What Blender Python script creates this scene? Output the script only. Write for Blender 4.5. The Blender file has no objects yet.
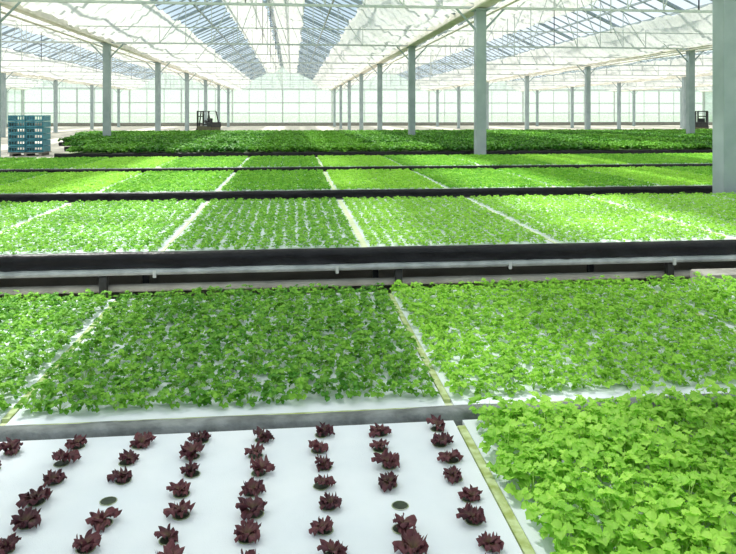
import bpy, math, random
import numpy as np
from mathutils import Vector
random.seed(7); rng=np.random.default_rng(7)
scene=bpy.context.scene
try:
    scene.view_settings.view_transform='Standard'
    scene.view_settings.look='None'
except Exception: pass

# ------------------------------------------------------------ materials
def newmat(name):
    m=bpy.data.materials.new(name); m.use_nodes=True
    nt=m.node_tree; nt.nodes.clear()
    out=nt.nodes.new('ShaderNodeOutputMaterial')
    return m,nt,out
def L(nt,a,b): nt.links.new(a,b)
def solid(name,c1,c2=None,scale=8,rough=.6,metal=0,bump=0,bscale=40,spec=.4,detail=4):
    m,nt,out=newmat(name)
    p=nt.nodes.new('ShaderNodeBsdfPrincipled')
    p.inputs['Roughness'].default_value=rough; p.inputs['Metallic'].default_value=metal
    p.inputs['Specular IOR Level'].default_value=spec
    tc=nt.nodes.new('ShaderNodeTexCoord')
    if c2 is None: c2=tuple(x*.85 for x in c1)
    n=nt.nodes.new('ShaderNodeTexNoise'); n.inputs['Scale'].default_value=scale; n.inputs['Detail'].default_value=detail
    L(nt,tc.outputs['Object'],n.inputs['Vector'])
    r=nt.nodes.new('ShaderNodeValToRGB'); r.color_ramp.elements[0].position=.35; r.color_ramp.elements[1].position=.65
    r.color_ramp.elements[0].color=(*c2,1); r.color_ramp.elements[1].color=(*c1,1)
    L(nt,n.outputs['Fac'],r.inputs['Fac']); L(nt,r.outputs['Color'],p.inputs['Base Color'])
    if bump:
        b=nt.nodes.new('ShaderNodeBump'); b.inputs['Strength'].default_value=bump; b.inputs['Distance'].default_value=.01
        n2=nt.nodes.new('ShaderNodeTexNoise'); n2.inputs['Scale'].default_value=bscale
        L(nt,tc.outputs['Object'],n2.inputs['Vector']); L(nt,n2.outputs['Fac'],b.inputs['Height']); L(nt,b.outputs['Normal'],p.inputs['Normal'])
    L(nt,p.outputs['BSDF'],out.inputs['Surface'])
    return m
def leafmat(name,dark,light,stem,trans=.35,rough=.5):
    m,nt,out=newmat(name)
    a=nt.nodes.new('ShaderNodeAttribute'); a.attribute_name='tint'
    pa=nt.nodes.new('ShaderNodeAttribute'); pa.attribute_name='part'
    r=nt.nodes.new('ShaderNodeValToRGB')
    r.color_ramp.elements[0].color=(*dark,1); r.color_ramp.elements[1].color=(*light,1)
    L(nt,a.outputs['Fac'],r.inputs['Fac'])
    mx=nt.nodes.new('ShaderNodeMix'); mx.data_type='RGBA'
    mx.inputs['A'].default_value=(*stem,1)
    L(nt,pa.outputs['Fac'],mx.inputs['Factor']); L(nt,r.outputs['Color'],mx.inputs['B'])
    p=nt.nodes.new('ShaderNodeBsdfPrincipled'); p.inputs['Roughness'].default_value=rough
    p.inputs['Specular IOR Level'].default_value=.3
    t=nt.nodes.new('ShaderNodeBsdfTranslucent')
    L(nt,mx.outputs['Result'],p.inputs['Base Color']); L(nt,mx.outputs['Result'],t.inputs['Color'])
    ms=nt.nodes.new('ShaderNodeMixShader'); ms.inputs['Fac'].default_value=trans
    L(nt,p.outputs['BSDF'],ms.inputs[1]); L(nt,t.outputs['BSDF'],ms.inputs[2])
    L(nt,ms.outputs['Shader'],out.inputs['Surface'])
    return m
def filmmat(name,col,transp,translu=.5,streak=0,tcol=(1,1,1),nscale=2.5,stretch=(3,.7,3)):
    m,nt,out=newmat(name)
    d=nt.nodes.new('ShaderNodeBsdfDiffuse'); d.inputs['Color'].default_value=(*col,1)
    t=nt.nodes.new('ShaderNodeBsdfTranslucent'); t.inputs['Color'].default_value=(*col,1)
    tr=nt.nodes.new('ShaderNodeBsdfTransparent'); tr.inputs['Color'].default_value=(*tcol,1)
    a=nt.nodes.new('ShaderNodeMixShader'); a.inputs['Fac'].default_value=translu
    L(nt,d.outputs[0],a.inputs[1]); L(nt,t.outputs[0],a.inputs[2])
    b=nt.nodes.new('ShaderNodeMixShader'); b.inputs['Fac'].default_value=transp
    if streak:
        tc=nt.nodes.new('ShaderNodeTexCoord'); mp=nt.nodes.new('ShaderNodeMapping'); mp.inputs['Scale'].default_value=stretch
        n=nt.nodes.new('ShaderNodeTexNoise'); n.inputs['Scale'].default_value=nscale; n.inputs['Detail'].default_value=6
        L(nt,tc.outputs['Object'],mp.inputs['Vector']); L(nt,mp.outputs['Vector'],n.inputs['Vector'])
        mr=nt.nodes.new('ShaderNodeMapRange'); mr.inputs['From Min'].default_value=.35; mr.inputs['From Max'].default_value=.65
        mr.inputs['To Min'].default_value=max(0,transp-streak); mr.inputs['To Max'].default_value=min(1,transp+streak)
        L(nt,n.outputs['Fac'],mr.inputs['Value']); L(nt,mr.outputs['Result'],b.inputs['Fac'])
    L(nt,a.outputs[0],b.inputs[1]); L(nt,tr.outputs[0],b.inputs[2])
    L(nt,b.outputs[0],out.inputs['Surface'])
    return m
def glassmat(name):
    m,nt,out=newmat(name)
    tr=nt.nodes.new('ShaderNodeBsdfTransparent'); tr.inputs['Color'].default_value=(.92,.97,.99,1)
    d=nt.nodes.new('ShaderNodeBsdfTranslucent'); d.inputs['Color'].default_value=(.9,.95,1,1)
    g=nt.nodes.new('ShaderNodeBsdfGlossy'); g.inputs['Roughness'].default_value=.15; g.inputs['Color'].default_value=(.9,.95,1,1)
    a=nt.nodes.new('ShaderNodeMixShader'); a.inputs['Fac'].default_value=.5
    L(nt,d.outputs[0],a.inputs[1]); L(nt,g.outputs[0],a.inputs[2])
    b=nt.nodes.new('ShaderNodeMixShader'); b.inputs['Fac'].default_value=.09
    L(nt,tr.outputs[0],b.inputs[1]); L(nt,a.outputs[0],b.inputs[2]); L(nt,b.outputs[0],out.inputs['Surface'])
    return m

M_glass=glassmat('roof_glass')
M_screen=filmmat('white_screen_fabric',(.87,.86,.80),.10,.50,.10,(1,1,1),4,(2,2,2))
M_wall=filmmat('wall_film',(.78,.88,.83),.22,.6,.12,(.94,1,.97))  # pale film, whitened further to stand in for haze
M_steel=solid('galvanised_steel',(.38,.45,.47),(.31,.38,.40),3,.5,.1)
M_bar=solid('glazing_bar_paint',(.36,.42,.44),(.28,.33,.36),3,.5)
M_truss=solid('truss_paint',(.66,.69,.68),(.54,.58,.58),3,.5)
M_gutter=solid('gutter_paint',(.80,.76,.66),(.64,.60,.52),2,.55)
M_panel=solid('styrofoam',(.80,.84,.89),(.74,.79,.85),5,.55,0,.15,300)
M_gap=solid('algae_strip',(.62,.70,.40),(.35,.42,.12),25,.7,0,.3,60)
M_gap2=solid('pale_strip',(.82,.86,.62),(.68,.76,.42),20,.7)
M_liner=solid('black_liner',(.012,.012,.015),(.006,.006,.008),6,.42,0,.5,25,.3)
M_rail=solid('rail_metal',(.50,.54,.55),(.30,.33,.34),9,.45,.2)
M_leg=solid('bed_leg',(.07,.075,.08),(.04,.04,.04),9,.5,.2)
M_rim=solid('grey_rim',(.25,.27,.27),(.12,.13,.13),14,.75,0,.5,50)
M_floor=solid('concrete_floor',(.74,.69,.60),(.50,.46,.39),1.5,.85,0,.3,20)  # raised base colour stands in for light missing under the beds
M_conc=solid('concrete_block',(.33,.32,.29),(.22,.21,.19),12,.9,0,.5,60)
M_hole=solid('dark_hole_disc',(.03,.05,.02),(.01,.02,.01),60,.5)  # flat dark green disc inside each planting hole rim
M_ring=solid('hole_rim',(.22,.30,.12),(.45,.48,.40),60,.6)
M_crate=solid('teal_plastic',(.06,.27,.34),(.04,.19,.26),6,.45)
M_dark=solid('dark_paint',(.03,.035,.035),(.02,.02,.02),6,.5)
M_tyre=solid('tyre_rubber',(.015,.015,.015),(.01,.01,.01),6,.8)
M_yel=solid('machine_paint',(.10,.10,.05),(.07,.07,.04),6,.5)
M_grass=solid('outside_grass',(.24,.36,.14),(.15,.26,.09),.6,.9)
M_greenfloat=solid('green_float',(.30,.40,.2),(.15,.25,.08),6,.7)  # darker green float panels for the mature greens beds
M_pipe=solid('pale_pipe',(.72,.70,.64),(.5,.48,.44),6,.5)
M_lettR=leafmat('red_lettuce_leaf',(.060,.018,.028),(.17,.055,.065),(.16,.16,.06),.15,.5)
M_leafA=leafmat('cress_leaf',(.20,.52,.035),(.50,.83,.12),(.50,.72,.20),.42)
M_leafB=leafmat('seedling_leaf',(.06,.28,.018),(.42,.77,.08),(.36,.60,.14),.38)
M_leafC=leafmat('young_leaf',(.12,.42,.025),(.47,.82,.10),(.33,.55,.12),.40)
M_leafD=leafmat('dark_leaf',(.045,.19,.02),(.22,.52,.05),(.12,.3,.06),.3)

# ------------------------------------------------------------ mesh helpers
def link(o,parent=None):
    scene.collection.objects.link(o)
    if parent: o.parent=parent
    return o
def empty(name,loc=(0,0,0)):
    e=bpy.data.objects.new(name,None); e.location=loc; e.empty_display_size=.2
    return link(e)
class MB:
    def __init__(s): s.v=[]; s.f=[]; s.m=[]
    def box(s,c,d,mi=0):
        x,y,z=c; a,b,h=d[0]/2,d[1]/2,d[2]/2; n=len(s.v)
        s.v+=[(x-a,y-b,z-h),(x+a,y-b,z-h),(x+a,y+b,z-h),(x-a,y+b,z-h),(x-a,y-b,z+h),(x+a,y-b,z+h),(x+a,y+b,z+h),(x-a,y+b,z+h)]
        for q in ((0,3,2,1),(4,5,6,7),(0,1,5,4),(1,2,6,5),(2,3,7,6),(3,0,4,7)):
            s.f.append(tuple(n+i for i in q)); s.m.append(mi)
    def beam(s,p,q,w,h=None,mi=0):
        h=h or w
        p=np.array(p,float); q=np.array(q,float); d=q-p; d/=np.linalg.norm(d)
        up=np.array([0,0,1.]) if abs(d[2])<.95 else np.array([0,1.,0])
        a=np.cross(d,up); a/=np.linalg.norm(a); b=np.cross(a,d)
        n=len(s.v)
        for e in (p,q):
            for sa,sb in ((-1,-1),(1,-1),(1,1),(-1,1)):
                s.v.append(tuple(e+a*sa*w/2+b*sb*h/2))
        for k in range(4):
            s.f.append((n+k,n+(k+1)%4,n+4+(k+1)%4,n+4+k)); s.m.append(mi)
        s.f.append((n+3,n+2,n+1,n)); s.m.append(mi); s.f.append((n+4,n+5,n+6,n+7)); s.m.append(mi)
    def cyl(s,p,q,r,seg=12,mi=0):
        p=np.array(p,float); q=np.array(q,float); d=q-p; d/=np.linalg.norm(d)
        up=np.array([0,0,1.]) if abs(d[2])<.95 else np.array([0,1.,0])
        a=np.cross(d,up); a/=np.linalg.norm(a); b=np.cross(a,d); n=len(s.v)
        for e in (p,q):
            for k in range(seg):
                t=2*math.pi*k/seg; s.v.append(tuple(e+r*(a*math.cos(t)+b*math.sin(t))))
        for k in range(seg):
            s.f.append((n+k,n+(k+1)%seg,n+seg+(k+1)%seg,n+seg+k)); s.m.append(mi)
        s.f.append(tuple(n+k for k in range(seg))[::-1]); s.m.append(mi)
        s.f.append(tuple(n+seg+k for k in range(seg))); s.m.append(mi)
    def quad(s,a,b,c,d,mi=0):
        n=len(s.v); s.v+=[a,b,c,d]; s.f.append((n,n+1,n+2,n+3)); s.m.append(mi)
    def tri(s,a,b,c,mi=0):
        n=len(s.v); s.v+=[a,b,c]; s.f.append((n,n+1,n+2)); s.m.append(mi)
    def grid(s,P,mi=0):
        nu,nv=P.shape[:2]; n=len(s.v); s.v+=[tuple(x) for x in P.reshape(-1,3)]
        for i in range(nu-1):
            for j in range(nv-1):
                s.f.append((n+i*nv+j,n+i*nv+j+1,n+(i+1)*nv+j+1,n+(i+1)*nv+j)); s.m.append(mi)
    def obj(s,name,mats,parent=None,smooth=False,bevel=0):
        me=bpy.data.meshes.new(name); me.from_pydata([tuple(map(float,v)) for v in s.v],[],s.f)
        for m in mats: me.materials.append(m)
        me.polygons.foreach_set('material_index',s.m)
        if smooth: me.polygons.foreach_set('use_smooth',[True]*len(s.f))
        me.update()
        o=bpy.data.objects.new(name,me); link(o,parent)
        if bevel:
            b=o.modifiers.new('bevel','BEVEL'); b.width=bevel; b.segments=2; b.limit_method='ANGLE'
        return o
def fastmesh(name,V,T,tint,part,mat,parent=None):
    me=bpy.data.meshes.new(name)
    me.vertices.add(len(V)); me.vertices.foreach_set('co',V.astype(np.float32).ravel())
    me.loops.add(len(T)*3); me.loops.foreach_set('vertex_index',T.astype(np.int32).ravel())
    me.polygons.add(len(T)); me.polygons.foreach_set('loop_start',np.arange(0,len(T)*3,3,dtype=np.int32))
    try: me.polygons.foreach_set('loop_total',np.full(len(T),3,dtype=np.int32))
    except Exception: pass
    me.update(calc_edges=True)
    for nm,a in (('tint',tint),('part',part)):
        at=me.attributes.new(nm,'FLOAT','POINT'); at.data.foreach_set('value',a.astype(np.float32))
    me.materials.append(mat); me.polygons.foreach_set('use_smooth',np.ones(len(T),dtype=bool))
    me.update()
    o=bpy.data.objects.new(name,me); return link(o,parent)

# ------------------------------------------------------------ plant templates
OUT_HI=[(0,0),(.08,.22),(.20,.50),(.34,.40),(.48,.60),(.64,.42),(.78,.46),(.88,.20),(1,0)]
def leaflet(p,az,pitch,Ln,detail,roll=0.):
    if detail==2:
        outl=OUT_HI+[(x,-y) for x,y in OUT_HI[-2:0:-1]]
    elif detail==1:
        outl=[(0,0),(.25,.46),(.5,.38),(.75,.44),(1,0),(.75,-.44),(.5,-.38),(.25,-.46)]
    else:
        outl=[(0,0),(.5,.55),(1,0),(.5,-.55)]
    pts=[(.5,0)]+outl
    V=[]
    for x,y in pts:
        z=.40*abs(y)-.40*x*x+(random.uniform(-.08,.08) if detail==2 and abs(y)>.1 else 0)
        X=x*Ln; Y=y*Ln*1.05; Z=z*Ln
        Y2=Y*math.cos(roll)-Z*math.sin(roll); Z2=Y*math.sin(roll)+Z*math.cos(roll)
        Xp=X*math.cos(pitch)-Z2*math.sin(pitch); Zp=X*math.sin(pitch)+Z2*math.cos(pitch)
        V.append((p[0]+Xp*math.cos(az)-Y2*math.sin(az),p[1]+Xp*math.sin(az)+Y2*math.cos(az),p[2]+Zp))
    n=len(outl); T=[(0,1+k,1+(k+1)%n) for k in range(n)]
    if detail==0: T=[(1,2,3),(1,3,4)]; 
    return V,T
def plant(nst,R,H,Lf,detail,three=True,stems=True,r=random,hmin=.55):
    V=[];T=[];P=[];TT=[]
    for k in range(nst):
        az=2*math.pi*(k*2.618+.6*r.random())/1.0
        rad=R*math.sqrt((k+.5)/nst)*r.uniform(.85,1.1); h=H*r.uniform(hmin,1)*(1.1-.45*rad/R)
        e=(rad*math.cos(az),rad*math.sin(az),h)
        if stems:
            n=len(V); w=.0013
            sx,sy=-math.sin(az)*w,math.cos(az)*w
            mid=(e[0]*.4,e[1]*.4,h*.6)
            V+=[(sx,sy,0),(-sx,-sy,0),(mid[0]+sx,mid[1]+sy,mid[2]),(mid[0]-sx,mid[1]-sy,mid[2]),e]
            T+=[(n,n+1,n+2),(n+1,n+3,n+2),(n+2,n+3,n+4)]; P+=[0]*5; TT+=[0]*5
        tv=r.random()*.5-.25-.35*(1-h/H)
        offs=(-1.25,0,1.25) if three else (0,)
        for o in offs:
            v,t=leaflet(e,az+o+r.uniform(-.3,.3),r.uniform(-.35,.6),Lf*r.uniform(.8,1.15)*(1.1 if o==0 else .9),detail,r.uniform(-.5,.5))
            n=len(V); V+=v; T+=[tuple(n+i for i in q) for q in t]
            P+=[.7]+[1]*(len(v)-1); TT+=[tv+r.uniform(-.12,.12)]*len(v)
    return np.array(V),np.array(T),np.array(P,float),np.array(TT,float)
def red_plant(r=random):
    V=[];T=[];P=[];TT=[]
    nl=r.choice([4,5,6])
    az0=r.random()*6
    for k in range(nl):
        az=az0+2*math.pi*(k+.6*r.random())/nl; Ln=r.uniform(.034,.050); W=Ln*r.uniform(.38,.55)
        nu,nv=7,13; ph=r.random()*6; tilt=r.uniform(.7,1.15)
        if k==nl-1: tilt=1.35; Ln*=.75
        n=len(V); x=z=0; ang=tilt
        for i in range(nu):
            u=i/(nu-1)
            if i: x+=Ln/(nu-1)*math.cos(ang); z+=Ln/(nu-1)*math.sin(ang); ang-=.22+.16*u
            w=W*(.12+.88*math.sin(min(1,u*1.02)*math.pi*.60)**2)
            for j in range(nv):
                v=j/(nv-1)*2-1
                ruf=.0088*u*u*(abs(v)**.7+.35)*math.sin(v*12+ph+u*2)
                X=x+.5*ruf-.019*u*v*v+(.004*math.sin(8*v+ph) if i==nu-1 else 0); Y=v*w; Z=z+ruf+.008*abs(v)*u
                V.append((X*math.cos(az)-Y*math.sin(az),X*math.sin(az)+Y*math.cos(az),Z+.002))
                P.append(min(1,.05+u*1.3+abs(v)*.3)); TT.append(.4*math.sin(v*6+ph)*u)
        for i in range(nu-1):
            for j in range(nv-1):
                a=n+i*nv+j; T+=[(a,a+1,a+nv+1),(a,a+nv+1,a+nv)]
    return np.array(V),np.array(T),np.array(P),np.array(TT)
def scatter(name,tmpls,pos,scl,tint,mat,parent=None):
    N=len(pos); pick=rng.integers(0,len(tmpls),N); rot=rng.random(N)*6.283
    Vs=[];Ts=[];Ps=[];Cs=[];off=0
    for ti,(v,t,p,c) in enumerate(tmpls):
        idx=np.where(pick==ti)[0]
        if len(idx)==0: continue
        n=len(v); cr=np.cos(rot[idx])[:,None]; sr=np.sin(rot[idx])[:,None]; s=scl[idx][:,None]
        X=(v[None,:,0]*cr-v[None,:,1]*sr)*s+pos[idx,0][:,None]
        Y=(v[None,:,0]*sr+v[None,:,1]*cr)*s+pos[idx,1][:,None]
        Z=v[None,:,2]*s+pos[idx,2][:,None]
        Vs.append(np.stack([X,Y,Z],-1).reshape(-1,3))
        Ts.append((t[None]+ (np.arange(len(idx))*n+off)[:,None,None]).reshape(-1,3)); off+=n*len(idx)
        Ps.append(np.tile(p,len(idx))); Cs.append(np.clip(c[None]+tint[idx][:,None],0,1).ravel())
    return fastmesh(name,np.concatenate(Vs),np.concatenate(Ts),np.concatenate(Cs),np.concatenate(Ps),mat,parent)

# ------------------------------------------------------------ layout constants
DX0=.535; DXP=1.46; ZB=.60
COLY=[7+10*k for k in range(8)]
COLX=[-29.6,-18.2,-6.8,4.6,16.0,27.4,38.8,50.2]
Y0,Y1=-4.0,82.0; ZG=4.28; ZR=6.95; HW=5.7
def colpos(x,yy):
    # first column row stands in the aisle behind the third bed
    return (x+(.90 if yy==7 else 0), yy+(1.45 if yy==7 else 0))
def panels_x(x0,x1):
    k0=math.floor((x0-DX0)/DXP+1e-6); out=[]
    k=k0
    while DX0+k*DXP<x1-1e-6:
        a=DX0+k*DXP; b=a+DXP
        if b>x0+.3 and a<x1-.3: out.append((k,max(a,x0),min(b,x1)))
        k+=1
    return out

# ------------------------------------------------------------ beds
def wrinkled_liner(x0,x1,y,ztop,drop):
    mb=MB(); nx=int((x1-x0)/.06); us=np.linspace(x0,x1,nx)
    prof=[(.07,.004),(.03,.016),(0,.018),(-.022,.0),(-.026,-.35),(-.02,-.7),(-.03,-1.0)]
    P=np.zeros((nx,len(prof),3))
    n1=rng.normal(size=nx); n1=np.convolve(n1,np.ones(5)/5,'same'); n2=np.convolve(rng.normal(size=nx),np.ones(9)/9,'same')
    for j,(dy,z) in enumerate(prof):
        w=.012 if j>2 else .004
        P[:,j,0]=us; P[:,j,1]=y+dy+(rng.normal(size=nx)*.4+n1)*w
        P[:,j,2]=ztop+(z if z>=0 and j<4 else z*drop)+n2*(.010 if j>2 else .004)
    mb.grid(P); return mb
def bed(x0,x1,y0,y1,liner=True,mid=True,dark=False,legs=True,rail=True,strip=None,drop=.085):
    e=empty('hydroponic_bed',((x0+x1)/2,(y0+y1)/2,0))
    def add(mb,nm,mats,**k):
        mb.v=[(v[0]-e.location.x,v[1]-e.location.y,v[2]) for v in mb.v]
        return mb.obj(nm,mats,e,**k)
    xm=(x0+x1)/2
    t=MB(); t.box((xm,(y0+y1)/2,ZB-.08),(x1-x0,y1-y0-.02,.08)); add(t,'trough',[M_leg])
    g=MB(); g.box((xm,(y0+y1)/2,ZB-.03),(x1-x0-.02,y1-y0-.1,.04)); add(g,'nutrient_gap',[M_gap2])
    p=MB(); rows=[(y0+.07,(y0+y1)/2-.012),((y0+y1)/2+.012,y1-.05)] if mid else [(y0+.03,y1-.03)]
    for k,a,b in panels_x(x0,x1):
        for r0,r1 in rows:
            p.box(((a+b)/2,(r0+r1)/2,ZB-.015),(b-a-.03,r1-r0,.03))
    add(p,'float_panels',[M_greenfloat if dark else M_panel])
    if strip is not None:
        st=MB()
        for k,a,b in panels_x(x0,x1):
            if a>x0+.01: st.box((a,(y0+y1)/2,ZB-.007),((.045 if (k%2==0 and mid) else .024),y1-y0-.15,.02))
        if mid: st.box((xm,(y0+y1)/2,ZB-.006),(x1-x0-.1,.035,.02))
        else: st.box((xm,y0+.018,ZB-.004),(x1-x0-.1,.010,.012))
        add(st,'joint_strip',[strip])
    if liner:
        m=wrinkled_liner(x0,x1,y0,ZB,drop); add(m,'liner_front',[M_liner],smooth=True)
        m=MB(); m.box((xm,y1-.01,ZB-.05),(x1-x0,.04,.10)); add(m,'liner_back',[M_liner])
    if rail:
        m=MB()
        m.box((xm,y0-.01,ZB-.115),(x1-x0,.03,.045)); m.cyl((x0,y0-.035,ZB-.115),(x1,y0-.035,ZB-.115),.022,8)
        m.cyl((x0,y1,ZB-.115),(x1,y1,ZB-.115),.022,8)
        add(m,'support_rail',[M_rail],smooth=False)
    if legs:
        m=MB(); x=x0+.58
        while x<x1:
            for yy in (y0+.05,(y0+y1)/2,y1-.05):
                m.box((x,yy,(ZB-.12)/2),(.05,.05,ZB-.12)); m.box((x,yy,.01),(.12,.12,.02))
            m.box((x,(y0+y1)/2,ZB-.14),(.04,y1-y0-.05,.04))
            x+=2.1
        add(m,'legs',[M_leg])
        if rail and y0<8:
            m=MB(); x=x0+.9
            while x<x1: m.box((x,y0-.06,ZB-.125),(.022,.012,.05)); x+=1.27
            add(m,'rail_clips',[M_truss])
            m=MB(); m.cyl((x0,y0+.12,.34),(x1,y0+.12,.34),.028,10); add(m,'supply_pipe',[M_pipe])
            m=MB(); x=x0+.58
            while x<x1: m.box((x,y0+.09,.34),(.03,.06,.03)); x+=2.1
            add(m,'pipe_brackets',[M_leg])
    return e

BX0,BX1=-8.2,13.7
XA,XB=DX0-4*DXP,DX0+4*DXP
bed(XA,XB,.85,2.28,liner=False,mid=False,rail=False,strip=M_gap)
bed(XA,XB,2.335,3.93,liner=False,mid=False,rail=False,strip=M_gap)
bed(BX0,BX1,5.1,8.1,strip=M_gap2); bed(BX0,BX1,8.9,11.9,strip=M_gap2); bed(-9.0,BX1+2,12.7,15.7,strip=M_gap2)
rim=MB(); nx=160; xs=np.linspace(XA,XB,nx); P=np.zeros((nx,7,3)); nz=np.convolve(rng.normal(size=nx),np.ones(4)/4,'same')
for j,(y,z) in enumerate([(2.264,-.03),(2.268,.012),(2.278,.019),(2.30,.018),(2.325,.015),(2.338,.006),(2.345,-.04)]):
    P[:,j,0]=xs; P[:,j,1]=y+nz*.003; P[:,j,2]=ZB+z+nz*.003
rim.grid(P); rim.obj('bed_rim_cover',[M_rim],smooth=True)

# ---- red lettuce
reds=[red_plant() for _ in range(12)]
pos=[];holes=MB()
for i in range(-1,13):
    X=.455-.182*i
    for j in range(0,13):
        Y=2.190-.100*j+(.0 if i%2==0 else -.014)
        if X<-2.0 or Y<.95: continue
        hx=X-(.014 if j%2 else 0); hy=Y
        if hx>DX0-.04: continue
        if not ((i*7+j*5)%23==4):
            pos.append((hx+random.uniform(-.006,.006),hy+random.uniform(-.005,.005),ZB+.001,random.uniform(.82,1.18)))
        n=len(holes.v); seg=14
        for rr,zz in ((.0225,.0012),(.020,.0022),(.020,.001)):
            for q in range(seg):
                t=2*math.pi*q/seg; holes.v.append((hx+rr*math.cos(t),hy+rr*math.sin(t),ZB+zz))
        for r_ in range(2):
            for q in range(seg):
                holes.f.append((n+r_*seg+q,n+r_*seg+(q+1)%seg,n+(r_+1)*seg+(q+1)%seg,n+(r_+1)*seg+q)); holes.m.append(0)
        holes.f.append(tuple(n+2*seg+q for q in range(seg))); holes.m.append(1)
pos=np.array(pos)
red=scatter('red_leaf_lettuce_crop',reds,pos[:,:3],pos[:,3],rng.uniform(.15,.8,len(pos)),M_lettR)
holes.obj('planting_holes',[M_ring,M_hole],red)

def grid_positions(x0,x1,y0,y1,sp,jit,z=ZB,edge=.05,sy=None):
    out=[];ks=[]
    sy=sy or sp
    for k,a,b in panels_x(x0,x1):
        n=max(1,int(round((b-a-2*edge)/sp)))
        xs=np.linspace(a+edge,b-edge,n+1)
        ny=int(round((y1-y0)/sy)); ys=np.linspace(y0,y1,ny+1)
        g=np.stack(np.meshgrid(xs,ys),-1).reshape(-1,2)
        out.append(g); ks+= [k]*len(g)
    g=np.concatenate(out)+rng.normal(size=(sum(len(o) for o in out),2))*jit
    ks=np.array(ks)
    keep=np.ones(len(g),bool)
    for cx in COLX:
        for cy in COLY:
            qx,qy=colpos(cx,cy); keep&=~((abs(g[:,0]-qx)<.25)&(abs(g[:,1]-qy)<.25))
    g=g[keep]; ks=ks[keep]
    return np.column_stack([g,np.full(len(g),z)]),ks
def patch(p,s=.6):
    return .5+.5*np.sin(p[:,0]*1.7/s+1.3*np.sin(p[:,1]*1.1/s))*np.cos(p[:,1]*1.3/s+.7*np.sin(p[:,0]*.9))
T_A=[plant(17,.056,.095,.023,2,hmin=.3) for _ in range(8)]
p,k=grid_positions(DX0+.03,XB,.95,2.19,.074,.008,edge=.05)
scatter('cress_crop',T_A,p,rng.uniform(.8,1.12,len(p)),rng.uniform(.4,.95,len(p)),M_leafA)
T_B=[plant(18,.042,.062,.0175,2,hmin=.25) for _ in range(8)]
p,k=grid_positions(XA,XB,2.46,3.86,.088,.005,edge=.065)
bright=np.where(k>=0,.95,.50)+.2*(patch(p)-.5)
scatter('leafy_seedling_crop',T_B,p,rng.uniform(.85,1.12,len(p)),bright+rng.uniform(-.18,.18,len(p)),M_leafB)
T_C=[plant(10,.038,.045,.021,1,hmin=.3) for _ in range(6)]
p,k=grid_positions(BX0,BX1-3,5.24,7.98,.090,.004,edge=.08)
scatter('young_greens_crop',T_C,p,rng.uniform(.78,1.05,len(p)),np.where(k>=0,.95,.55)+rng.uniform(-.2,.2,len(p)),M_leafC)
T_D=[plant(10,.046,.045,.030,0,True,False) for _ in range(6)]
p,k=grid_positions(BX0,BX1,9.05,11.8,.105,.005,edge=.09)
scatter('young_greens_crop',T_D,p,rng.uniform(.8,1.1,len(p)),np.where(k%3==0,1.0,.5)+rng.uniform(-.2,.2,len(p)),M_leafC)
p,k=grid_positions(-9,BX1+2,12.85,15.6,.115,.006,edge=.09)
scatter('young_greens_crop',T_D,p,rng.uniform(.85,1.15,len(p)),np.where(k%3==0,1.0,.5)+rng.uniform(-.2,.2,len(p)),M_leafC)
T_E=[plant(12,.13,.17,.085,0,True,False) for _ in range(5)]
y=17.45; i=0; lim=[-5.6,-6.4,-7.6,-8.5,-9.0]
while y<33:
    xl=lim[i]; xr=24 if y<30 else 34
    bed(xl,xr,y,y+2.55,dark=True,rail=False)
    sp=.19 if y<30 else .22
    p,k=grid_positions(xl,xr,y+.15,y+2.4,sp,.02,edge=.08)
    dk=(np.where((k%7==0),.8,.3) if i%3 else np.where(k%5<2,.6,.25)) if y<30 else np.full(len(p),.6)
    dk=np.where((k==-1)|(k==0),dk+.35,dk)
    scatter('mature_greens_crop',T_E,p,rng.uniform(.75,1.1,len(p)),dk+rng.uniform(-.25,.25,len(p)),M_leafD)
    y+=10/3; i+=1

# ------------------------------------------------------------ shell
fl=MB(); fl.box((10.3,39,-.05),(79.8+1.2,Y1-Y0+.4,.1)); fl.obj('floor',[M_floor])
og=MB(); og.quad((-250,-150,-.12),(300,-150,-.12),(300,350,-.12),(-250,350,-.12)); og.obj('outside_ground',[M_grass])
roof=MB()
for a,b in zip(COLX[:-1],COLX[1:]):
    r=(a+b)/2
    roof.quad((a,Y0,ZG),(r,Y0,ZR),(r,Y1,ZR),(a,Y1,ZG)); roof.quad((r,Y0,ZR),(b,Y0,ZG),(b,Y1,ZG),(r,Y1,ZR))
ce=empty('ceiling')
roof.obj('glass_panes',[M_glass],ce)
bars=MB(); slope=(ZR-ZG)/HW
for a,b in zip(COLX[:-1],COLX[1:]):
    r=(a+b)/2
    for side,g in ((1,a),(-1,b)):
        y=Y0
        while y<=Y1:
            big=(round(y-Y0)%5==3)
            bars.beam((g,y,ZG-.03),(r,y,ZR-.03),.12 if big else .04,.12 if big else .05); y+=1.0
        for s in (1.1,2.1,3.1,4.1,5.0):
            bars.beam((g+side*s,Y0,ZG+slope*s-.06),(g+side*s,Y1,ZG+slope*s-.06),.06,.07)
    bars.beam((r,Y0,ZR-.02),(r,Y1,ZR-.02),.14,.14)
bars.obj('glazing_bars',[M_bar],ce)
for x in COLX:
    m=MB(); m.box((x,(Y0+Y1)/2,ZG-.10),(.34,Y1-Y0,.06)); m.box((x-.16,(Y0+Y1)/2,ZG-.02),(.03,Y1-Y0,.2)); m.box((x+.16,(Y0+Y1)/2,ZG-.02),(.03,Y1-Y0,.2))
    m.cyl((x-.32,Y0,ZG-.22),(x-.32,Y1,ZG-.22),.03,8); m.cyl((x+.32,Y0,ZG-.22),(x+.32,Y1,ZG-.22),.03,8)
    m.obj('gutter',[M_gutter],ce)
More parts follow.
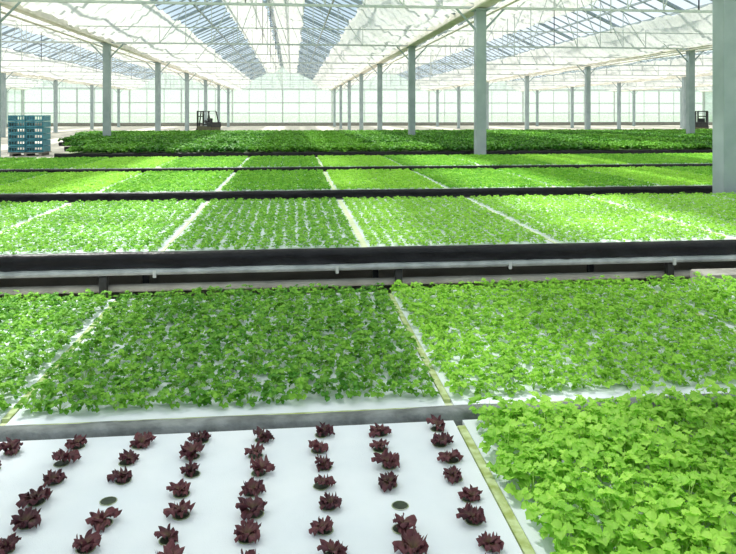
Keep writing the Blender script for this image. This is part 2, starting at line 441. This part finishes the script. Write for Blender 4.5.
for x in COLX:
    for yy in COLY:
        m=MB(); qx,qy=colpos(x,yy)
        m.box((qx,qy,(ZG-.13)/2),(.25,.25,ZG-.13)); m.box((qx,qy,.012),(.42,.42,.024)); m.box((qx,qy,ZG-.17),(.40,.40,.05))
        for sx in (-1,1): m.beam((qx+sx*.12,qy,ZG-.65),(qx+sx*.6,qy,ZG-.14),.05)
        if qx!=x: m.beam((x-.3,qy,ZG-.17),(qx+.3,qy,ZG-.17),.1,.1)
        m.obj('steel_column',[M_steel],bevel=.012)
for yy in [-3+5*k for k in range(17)]:
    m=MB(); main=(yy-7)%10==0
    for a,b in zip(COLX[:-1],COLX[1:]):
        r=(a+b)/2
        z0=ZG-.12
        if main:
            m.beam((a,yy,z0),(b,yy,z0),.06)
            n=6
            for q in range(n):
                s0=HW*q/n; s1=HW*(q+1)/n
                for sd,g in ((1,a),(-1,b)):
                    m.beam((g+sd*s0,yy,z0),(g+sd*s1,yy,ZG+slope*s1-.08),.025)
                    m.beam((g+sd*s1,yy,z0),(g+sd*s1,yy,ZG+slope*s1-.08),.025)
        else:
            m.beam((a,yy,z0+.02),(b,yy,z0+.02),.03)
            m.beam((r,yy,z0),(r,yy,ZR-.1),.03)
    m.obj('roof_truss',[M_truss],ce)
def band(g,side,s0,s1,sag,drop,fold=.05,ns=15):
    ny=int((Y1-Y0)/.30); ys=np.linspace(Y0,Y1-.2,ny); P=np.zeros((ny,ns,3))
    n1=np.convolve(rng.normal(size=ny),np.ones(3)/3,'same')
    for j in range(ns):
        t=j/(ns-1); s=s0+(s1-s0)*t+n1*.07*(1 if j in(0,ns-1) else .3)
        P[:,j,0]=g+side*s; P[:,j,1]=ys
        P[:,j,2]=ZG+slope*s-drop-sag*math.sin(math.pi*t)*(.45+.55*np.abs(np.sin(math.pi*(ys-2)/5)))+rng.normal(size=ny)*.03+fold*(1 if j%2 else -1)
    return P
for a,b in zip(COLX[:-1],COLX[1:]):
    m=MB()
    for g,sd in ((a,1),(b,-1)):
        m.grid(band(g,sd,.36,2.35,.48,.22))
        m.grid(band(g,sd,4.1,5.55,.25,.24))
    m.obj('shade_screen',[M_screen],ce,smooth=True)
def wall(name,p0,p1,zt=ZG,gables=None):
    e=empty(name)
    f=MB(); f.quad((*p0,.35),(*p1,.35),(*p1,zt),(*p0,zt))
    if gables:
        for a,b in gables: f.tri((a,p0[1],zt),(b,p0[1],zt),((a+b)/2,p0[1],ZR))
    f.obj('film',[M_wall],e)
    d=np.array(p1)-np.array(p0); Ln=np.linalg.norm(d); d=d/Ln; n=int(round(Ln/1.9)); m=MB()
    for k in range(n+1):
        q=np.array(p0)+d*Ln*k/n; m.beam((*q,0),(*q,zt),.14 if k%3==0 else .07)
    for z in (.38,1.5,2.7,zt-.05): m.beam((*p0,z),(*p1,z),.08)
    if gables:
        for a,b in gables:
            for q in range(-4,5):
                x=(a+b)/2+q*1.2; m.beam((x,p0[1],zt),(x,p0[1],ZR-abs(q)*1.2*slope),.05)
    m.obj('posts',[M_truss],e)
    k=MB(); q=(np.array(p0)+np.array(p1))/2; nn=(.2,Ln) if abs(d[1])>.5 else (Ln,.2)
    k.box((q[0],q[1],.18),(nn[0],nn[1],.36)); k.obj('kerb',[M_conc],e)
wall('wall_back',(COLX[0],Y1),(COLX[-1],Y1),gables=list(zip(COLX[:-1],COLX[1:])))
wall('wall_left',(COLX[0]-.2,Y0),(COLX[0]-.2,Y1))
wall('wall_right',(COLX[-1]+.2,Y0),(COLX[-1]+.2,Y1))

# ------------------------------------------------------------ props
cr=MB(); cx,cy=-9.6,27.2
for lay in range(6):
    for ix in range(2):
        x=cx+(ix-.5)*.62; z=.14+lay*.225
        for s in (-1,1):
            cr.box((x+s*.29,cy,z+.11),(.02,.8,.21)); cr.box((x,cy+s*.39,z+.03),(.58,.02,.05)); cr.box((x,cy+s*.39,z+.19),(.60,.03,.04))
            for q in range(-3,4): cr.box((x+q*.09,cy+s*.39,z+.11),(.025,.015,.14))
        cr.box((x,cy,z+.01),(.58,.78,.02))
for q in (-1,0,1): cr.box((cx+q*.5,cy,.05),(.1,.85,.1),1)
cr.box((cx,cy,.115),(1.25,.9,.03),1)
cr.obj('plastic_crate_stack',[M_crate,M_conc])
def forklift(x,y,rot):
    m=MB()
    m.box((0,0,.55),(1.0,1.5,.55),1); m.box((0,-.55,.95),(1.0,.5,.4),0); m.box((0,.1,.95),(.5,.45,.12),0); m.box((0,-.12,1.2),(.5,.1,.5),0)
    for sx in (-1,1):
        for yy in (-.5,.5): m.cyl((sx*.42,yy,.27),(sx*.6,yy,.27),.27,16,2)
        m.beam((sx*.42,-.6,1.1),(sx*.42,-.35,2.0),.08); m.beam((sx*.42,.6,.8),(sx*.42,.4,2.0),.08)
        m.box((sx*.3,.9,1.05),(.12,.10,2.0),0); m.box((sx*.25,1.4,.1),(.12,.95,.05),0)
    for q in range(5): m.box((0,-.3+q*.16,2.02),(.9,.05,.05),0)
    for z in (.3,1.0,1.6,2.0): m.box((0,.9,z),(.6,.06,.08),0)
    m.box((0,.96,.45),(.8,.05,.4),0); m.beam((0,.45,.8),(0,.3,1.15),.04); m.cyl((0,.3,1.15),(0,.27,1.17),.17,14)
    o=m.obj('forklift',[M_dark,M_yel,M_tyre],bevel=.02); o.location=(x,y,0); o.rotation_euler=(0,0,rot); o.scale=(.85,.85,.82); return o
forklift(-5.4,47.0,.9); forklift(26.6,43.6,-.6)
m=MB(); m.box((3.08,4.80,.225),(.36,.2,.45)); m.box((3.08,4.80,.02),(.44,.28,.04)); m.obj('concrete_pier',[M_conc],bevel=.01)
m=MB(); m.cyl((-6,4.5,.06),(9,4.5,.06),.05,12); m.obj('drain_pipe',[M_rail],smooth=False)

# ------------------------------------------------------------ world + sun
w=bpy.data.worlds.new('sky'); scene.world=w; w.use_nodes=True; nt=w.node_tree; nt.nodes.clear()
out=nt.nodes.new('ShaderNodeOutputWorld'); bg=nt.nodes.new('ShaderNodeBackground')
tc=nt.nodes.new('ShaderNodeTexCoord'); sp=nt.nodes.new('ShaderNodeSeparateXYZ'); L(nt,tc.outputs['Generated'],sp.inputs[0])
r=nt.nodes.new('ShaderNodeValToRGB'); e=r.color_ramp.elements
e[0].position=0; e[0].color=(.95,.98,.98,1); e[1].position=.6; e[1].color=(.68,.75,.84,1)
k=e.new(.06); k.color=(.70,.80,.87,1); k=e.new(.2); k.color=(.38,.53,.65,1)
L(nt,sp.outputs['Z'],r.inputs['Fac'])
n=nt.nodes.new('ShaderNodeTexNoise'); n.inputs['Scale'].default_value=3.5; n.inputs['Detail'].default_value=6
L(nt,tc.outputs['Generated'],n.inputs['Vector'])
mr=nt.nodes.new('ShaderNodeMapRange'); mr.inputs['From Min'].default_value=.5; mr.inputs['From Max'].default_value=.75; L(nt,n.outputs['Fac'],mr.inputs['Value'])
mx=nt.nodes.new('ShaderNodeMix'); mx.data_type='RGBA'; mx.inputs['B'].default_value=(.95,.97,1,1)
L(nt,mr.outputs['Result'],mx.inputs['Factor']); L(nt,r.outputs['Color'],mx.inputs['A']); L(nt,mx.outputs['Result'],bg.inputs['Color'])
bg.inputs['Strength'].default_value=1.25; L(nt,bg.outputs[0],out.inputs['Surface'])
sd=bpy.data.lights.new('sun','SUN'); sd.energy=6.9; sd.angle=math.radians(5); sd.color=(1,.96,.88)
so=bpy.data.objects.new('sun',sd); link(so)
so.rotation_euler=Vector((.30,-.40,-.90)).to_track_quat('-Z','Y').to_euler(); so.location=(0,0,20)

cam=bpy.data.cameras.new('camera'); co=bpy.data.objects.new('camera',cam); link(co)
co.location=(0,0,1.6); co.rotation_euler=(math.radians(90),0,math.radians(-6.13))
cam.sensor_width=36; cam.lens=707/736*36; cam.shift_y=-165/736; cam.clip_end=1000; cam.clip_start=.05
scene.camera=co
